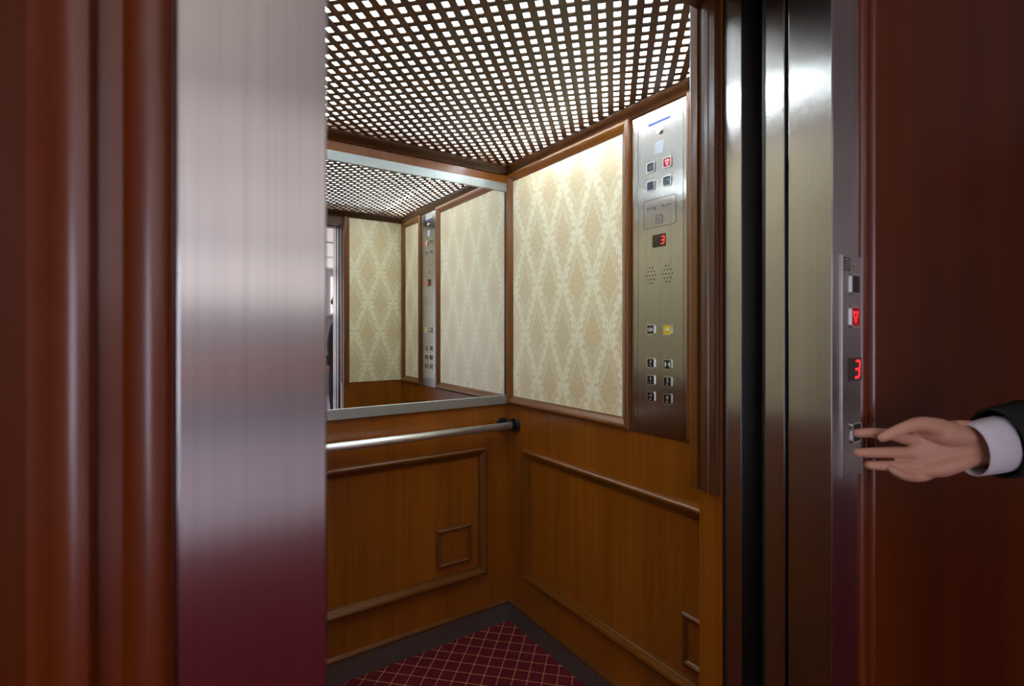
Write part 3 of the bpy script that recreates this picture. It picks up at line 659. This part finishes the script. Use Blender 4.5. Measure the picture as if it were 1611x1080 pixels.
def loft(pts, radii, up=None, seg=14, sub=3, cap=True):
    """closed limb through pts; radii = r or (r_side, r_up); Catmull-Rom smoothed, rounded ends"""
    P = [Vector(p) for p in pts]; Rr = [(r, r) if isinstance(r, (int, float)) else r for r in radii]
    pp = []; rr = []
    n = len(P)
    for i in range(n - 1):
        p0, p1, p2, p3 = P[max(i-1, 0)], P[i], P[i+1], P[min(i+2, n-1)]
        for k in range(sub):
            t = k / sub
            pp.append(0.5 * ((2*p1) + (p2-p0)*t + (2*p0-5*p1+4*p2-p3)*t*t + (3*p1-p0-3*p2+p3)*t**3))
            rr.append(tuple(Rr[i][j] * (1-t) + Rr[i+1][j] * t for j in (0, 1)))
    pp.append(P[-1]); rr.append(Rr[-1])
    if cap:
        d0 = (pp[0] - pp[1]).normalized(); d1 = (pp[-1] - pp[-2]).normalized(); c0, e0, c1, e1 = pp[0], rr[0], pp[-1], rr[-1]
        pre = []; post = []
        for a in (75, 50, 25):
            k = math.radians(a); m0 = min(e0); m1 = min(e1)
            pre.append((c0 + d0 * m0 * math.sin(k), (e0[0] * math.cos(k), e0[1] * math.cos(k))))
            post.append((c1 + d1 * m1 * math.sin(k), (e1[0] * math.cos(k), e1[1] * math.cos(k))))
        pp = [p for p, _ in pre] + pp + [p for p, _ in reversed(post)]; rr = [r for _, r in pre] + rr + [r for _, r in reversed(post)]
    v = []; f = []; n = len(pp); a = None
    for i, p in enumerate(pp):
        d = (pp[min(i+1, n-1)] - pp[max(i-1, 0)]).normalized()
        if up is not None:
            b = Vector(up); b = (b - d * b.dot(d)).normalized(); a = d.cross(b)
        else:
            a = d.orthogonal().normalized() if a is None else (a - d * a.dot(d)).normalized(); b = d.cross(a)
        for k in range(seg):
            t = 2 * math.pi * k / seg; v.append(p + a * (rr[i][0] * math.cos(t)) + b * (rr[i][1] * math.sin(t)))
    for i in range(n - 1):
        for k in range(seg): f.append((i*seg+k, i*seg+(k+1) % seg, (i+1)*seg+(k+1) % seg, (i+1)*seg+k))
    f += [tuple(range(seg)), tuple(range((n-1)*seg, n*seg))]
    return v, f
def ell(c, r, seg=16, rings=10):
    v = []; f = []
    for i in range(1, rings):
        a = math.pi * i / rings
        for k in range(seg):
            b = 2 * math.pi * k / seg; v.append(Vector((c[0] + r[0]*math.sin(a)*math.cos(b), c[1] + r[1]*math.sin(a)*math.sin(b), c[2] + r[2]*math.cos(a))))
    t = len(v); v.append(Vector((c[0], c[1], c[2]+r[2]))); v.append(Vector((c[0], c[1], c[2]-r[2])))
    for i in range(rings - 2):
        for k in range(seg): f.append((i*seg+k, i*seg+(k+1) % seg, (i+1)*seg+(k+1) % seg, (i+1)*seg+k))
    for k in range(seg): f += [(t, k, (k+1) % seg), (t+1, (rings-2)*seg+k, (rings-2)*seg+(k+1) % seg)]
    return v, f

# the hand: joints sit on an upright plane that leaves the wall at the button and runs out to the wrist
HA, HB = Vector((0.950, 0.398)), Vector((1.090, 0.280))
HD = (HB - HA).normalized(); HN = Vector((HD.y, -HD.x))
if HN.y > 0: HN = -HN                                      # towards the palm side (away from the wall)
def hp(px, py, off=0.0):
    t = math.tan(math.atan((px - CX) / FPX) + YAW)
    A = HA + HN * off
    s = (t * A.y - A.x) / (HD.x - t * HD.y)
    q = A + HD * s
    d = q.x * math.sin(YAW) + q.y * math.cos(YAW)
    return Vector((q.x, q.y, HC + (CY - py) / FPX * d))
hand = []
hand.append(loft([hp(1348, 682, -0.003), hp(1374, 681.5, 0.002), hp(1405, 685, 0.004), hp(1438, 693, -0.002), hp(1475, 695, -0.004)], [0.0072, 0.0084, 0.0096, 0.0110, 0.011]))
hand.append(loft([hp(1350, 713, 0.004), hp(1375, 712.5, 0.005), hp(1405, 712, 0.001), hp(1440, 713, -0.003), hp(1478, 706, -0.005)], [0.0073, 0.0087, 0.0096, 0.0108, 0.011]))
hand.append(loft([hp(1367, 732, 0.007), hp(1390, 733, 0.007), hp(1415, 733, 0.002), hp(1446, 732, -0.002), hp(1482, 718, -0.004)], [0.0072, 0.0084, 0.0093, 0.0104, 0.011]))
hand.append(loft([hp(1404, 740, 0.019), hp(1417, 747, 0.015), hp(1434, 751, 0.007), hp(1458, 747, 0.001), hp(1490, 728, -0.002)], [0.0062, 0.0072, 0.0082, 0.0096, 0.010]))
hand.append(loft([hp(1388, 689.5, 0.030), hp(1405, 681.5, 0.029), hp(1425, 673, 0.026), hp(1448, 668, 0.021), hp(1476, 674, 0.013), hp(1508, 684, 0.004)], [0.0068, 0.0090, 0.0098, 0.0122, 0.0165, 0.016]))
# palm slab, heel and wrist
up = (0, 0, 1)
hand.append(loft([hp(1440, 712, -0.002), hp(1462, 709, 0.0), hp(1490, 704, 0.001), hp(1515, 700, 0.0), hp(1545, 698, -0.004), hp(1575, 697, -0.004)],
                 [(0.0095, 0.034), (0.0125, 0.041), (0.0145, 0.043), (0.0165, 0.041), (0.018, 0.036), (0.019, 0.032)], up=up, seg=20))
hand.append(loft([hp(1452, 740, 0.002), hp(1480, 736, 0.007), hp(1512, 724, 0.006), hp(1545, 712, 0.0)], [0.011, 0.0160, 0.0165, 0.014]))   # little-finger heel
hand.append(loft([hp(1456, 680, 0.006), hp(1484, 683, 0.012), hp(1516, 688, 0.007)], [0.011, 0.0185, 0.017]))          # thumb ball

PX, PY = 1.165, -0.10            # where the person stands (facing the doorway side, -X)
def q(f, l, z): return Vector((PX - f, PY - l, z))      # f forward, l to the person's left
person = empty('person', (PX, PY, 0), 'person in dark suit reaching in from right to press the call button', 'person')
wr = hp(1562, 700, -0.002)
elbow = Vector((1.37, 0.15, 1.205)); rsh = q(-0.01, -0.185, 1.425)
lsh = q(-0.01, 0.185, 1.40); lel = q(-0.10, 0.235, 1.11); lwr = q(0.115, 0.19, 1.115)
body = []
body.append(loft([q(0, 0, 0.84), q(0, 0, 0.95), q(0.005, 0, 1.08), q(0.01, 0, 1.25), q(0.0, 0, 1.37), q(-0.01, 0, 1.43)], [(0.10, 0.155), (0.11, 0.165), (0.10, 0.145), (0.115, 0.165), (0.10, 0.17), (0.06, 0.10)], up=(0, 1, 0), seg=20))
body.append(loft([q(-0.015, 0, 1.40), q(0.0, 0, 1.50), q(0.015, 0, 1.55)], [0.06, 0.054, 0.052]))
for s in (-1, 1):
    body.append(loft([q(0, s*0.085, 0.90), q(0.01, s*0.09, 0.50), q(-0.005, s*0.095, 0.10), q(-0.01, s*0.095, 0.05)], [0.085, 0.056, 0.037, 0.036]))
    body.append(loft([q(-0.03, s*0.095, 0.035), q(0.12, s*0.105, 0.028)], [(0.032, 0.03), (0.04, 0.022)], up=(0, 0, 1)))
    body.append(ell(q(0.015, s*0.076, 1.60), (0.018, 0.009, 0.03)))                       # ears
body.append(loft([rsh, (rsh + elbow) / 2, elbow, (elbow * 0.6 + wr * 0.4), wr], [0.052, 0.044, 0.036, 0.030, 0.024]))
body.append(loft([lsh, (lsh + lel) / 2, lel, (lel + lwr) / 2, lwr], [0.052, 0.046, 0.040, 0.036, 0.026]))
# head: skull, face, jaw, nose, brow, lips
body.append(ell(q(0.005, 0, 1.625), (0.092, 0.074, 0.098)))
body.append(ell(q(0.04, 0, 1.565), (0.062, 0.058, 0.075)))
body.append(ell(q(0.068, 0, 1.508), (0.030, 0.034, 0.022)))
body.append(loft([q(0.096, 0, 1.615), q(0.113, 0, 1.575), q(0.102, 0, 1.568)], [0.009, 0.012, 0.012]))
body.append(loft([q(0.088, 0.04, 1.628), q(0.096, 0, 1.628), q(0.088, -0.04, 1.628)], [0.010, 0.010, 0.010]))
body.append(loft([q(0.094, 0.02, 1.538), q(0.101, 0, 1.539), q(0.094, -0.02, 1.538)], [0.007, 0.009, 0.007]))
# left hand, relaxed, five fingers
fw = Vector((-1, 0, 0)); lf_ = Vector((0, -1, 0)); upv = Vector((0, 0, 1))
body.append(loft([lwr, lwr + fw*0.04, lwr + fw*0.085], [(0.016, 0.024), (0.014, 0.038), (0.011, 0.038)], up=(0, 0, 1)))
for k, (dz, L) in enumerate(((0.028, 0.070), (0.010, 0.078), (-0.008, 0.072), (-0.026, 0.056))):
    b0 = lwr + fw*0.085 + upv*dz
    body.append(loft([b0, b0 + fw*L*0.5 - lf_*0.012, b0 + fw*L*0.82 - lf_*0.035 , b0 + fw*L*0.85 - lf_*0.055], [0.0095, 0.0088, 0.008, 0.0068]))
body.append(loft([lwr + fw*0.02 + upv*0.02, lwr + fw*0.055 + upv*0.052 - lf_*0.012, lwr + fw*0.09 + upv*0.058 - lf_*0.03], [0.014, 0.0105, 0.008]))
bo = remesh('body', body, 0.005, 'skin', person, 5)
# fine right hand joined into the same body mesh
ho = remesh('hand_fine', hand, 0.0016, 'skin', person, 9)
off = ho.location - bo.location
bm = bmesh.new(); bm.from_mesh(bo.data); ho.data.transform(Matrix.Translation(off)); bm.from_mesh(ho.data); bm.to_mesh(bo.data); bm.free()
hm = ho.data; bpy.data.objects.remove(ho); bpy.data.meshes.remove(hm)
for p_ in bo.data.polygons: p_.use_smooth = True
for s in (-1, 1):
    e = mesh_obj('eye', *ell(q(0.086, s*0.031, 1.605), (0.013, 0.013, 0.011), 12, 8), 'eye_white', person, True)
    mesh_obj('iris', *ell(q(0.0965, s*0.031, 1.605), (0.004, 0.006, 0.006), 10, 6), 'hair', e, True)
# clothes
axis = (elbow - wr).normalized()
def ftube_open(name, pts, radii, th, mat, seg=28):
    """hollow sleeve end"""
    P = [Vector(p) for p in pts]; v = []; f = []; n = len(P)
    for layer in (0, 1):
        for i, p in enumerate(P):
            d = (P[min(i+1, n-1)] - P[max(i-1, 0)]).normalized(); b = Vector((0, 0, 1)); b = (b - d * b.dot(d)).normalized(); a = d.cross(b)
            for k in range(seg):
                t = 2 * math.pi * k / seg; r0, r1 = radii[i]
                v.append(p + a * ((r0 - layer * th) * math.cos(t)) + b * ((r1 - layer * th) * math.sin(t)))
    m = n * seg
    for i in range(n - 1):
        for k in range(seg):
            A, B, C, D = i*seg+k, i*seg+(k+1) % seg, (i+1)*seg+(k+1) % seg, (i+1)*seg+k
            f += [(A, B, C, D), (m+A, m+D, m+C, m+B)]
    for k in range(seg):
        f += [(k, m+k, m+(k+1) % seg, (k+1) % seg), ((n-1)*seg+k, (n-1)*seg+(k+1) % seg, m+(n-1)*seg+(k+1) % seg, m+(n-1)*seg+k)]
    return mesh_obj(name, v, f, mat, person, True)
c0 = wr - axis * (hp(1562, 700, -0.002) - hp(1514, 702, -0.002)).length - Vector((0, 0, 0.001)); c1 = c0 + axis * 0.085
cu = ftube_open('shirt_cuff', [c0, c0 + axis * 0.02, c0 + axis * 0.04, c1], [(0.031, 0.0425), (0.033, 0.044), (0.035, 0.0455), (0.036, 0.047)], 0.0016, 'shirt')
s0 = c0 + axis * 0.052; s0.z += 0.002
ja = []
ja.append(loft([q(0, 0, 0.80), q(0, 0, 0.95), q(0.005, 0, 1.08), q(0.01, 0, 1.25), q(-0.005, 0, 1.38), q(-0.02, 0, 1.45)], [(0.125, 0.185), (0.13, 0.185), (0.12, 0.165), (0.135, 0.185), (0.12, 0.19), (0.065, 0.10)], up=(0, 1, 0), seg=22))
ja.append(loft([rsh, (rsh + elbow) / 2, elbow, elbow * 0.5 + s0 * 0.5, s0 + axis * 0.03], [0.072, 0.064, 0.060, 0.055, 0.047]))
ja.append(loft([lsh, (lsh + lel) / 2, lel, (lel + lwr) / 2, lwr - (lwr - lel).normalized() * 0.03], [0.072, 0.064, 0.058, 0.05, 0.046]))
jk = remesh('jacket', ja, 0.008, 'suit', person, 4)
ftube_open('sleeve_hem', [s0, s0 + axis * 0.03, s0 + axis * 0.07], [(0.044, 0.058), (0.047, 0.060), (0.050, 0.061)], 0.003, 'suit')
tr = [loft([q(0, s*0.09, 0.92), q(0.01, s*0.095, 0.5), q(-0.01, s*0.10, 0.06)], [0.105, 0.082, 0.072]) for s in (-1, 1)]
tr.append(loft([q(0, 0, 0.86), q(0, 0, 1.0)], [(0.115, 0.17), (0.112, 0.165)], up=(0, 1, 0)))
remesh('trousers', tr, 0.009, 'suit', person, 4)
for s in (-1, 1):
    remesh('shoe', [loft([q(-0.055, s*0.098, 0.045), q(0.06, s*0.10, 0.042), q(0.165, s*0.108, 0.032)], [(0.042, 0.045), (0.048, 0.042), (0.038, 0.028)], up=(0, 0, 1))], 0.007, 'leather', person, 3)
ftube_open('shirt_collar', [q(-0.015, 0, 1.43), q(-0.008, 0, 1.475)], [(0.068, 0.068), (0.060, 0.060)], 0.003, 'shirt')
remesh('hair', [ell(q(-0.012, 0, 1.648), (0.094, 0.080, 0.088)), ell(q(-0.045, 0, 1.60), (0.058, 0.074, 0.08))], 0.005, 'hair', person, 3)
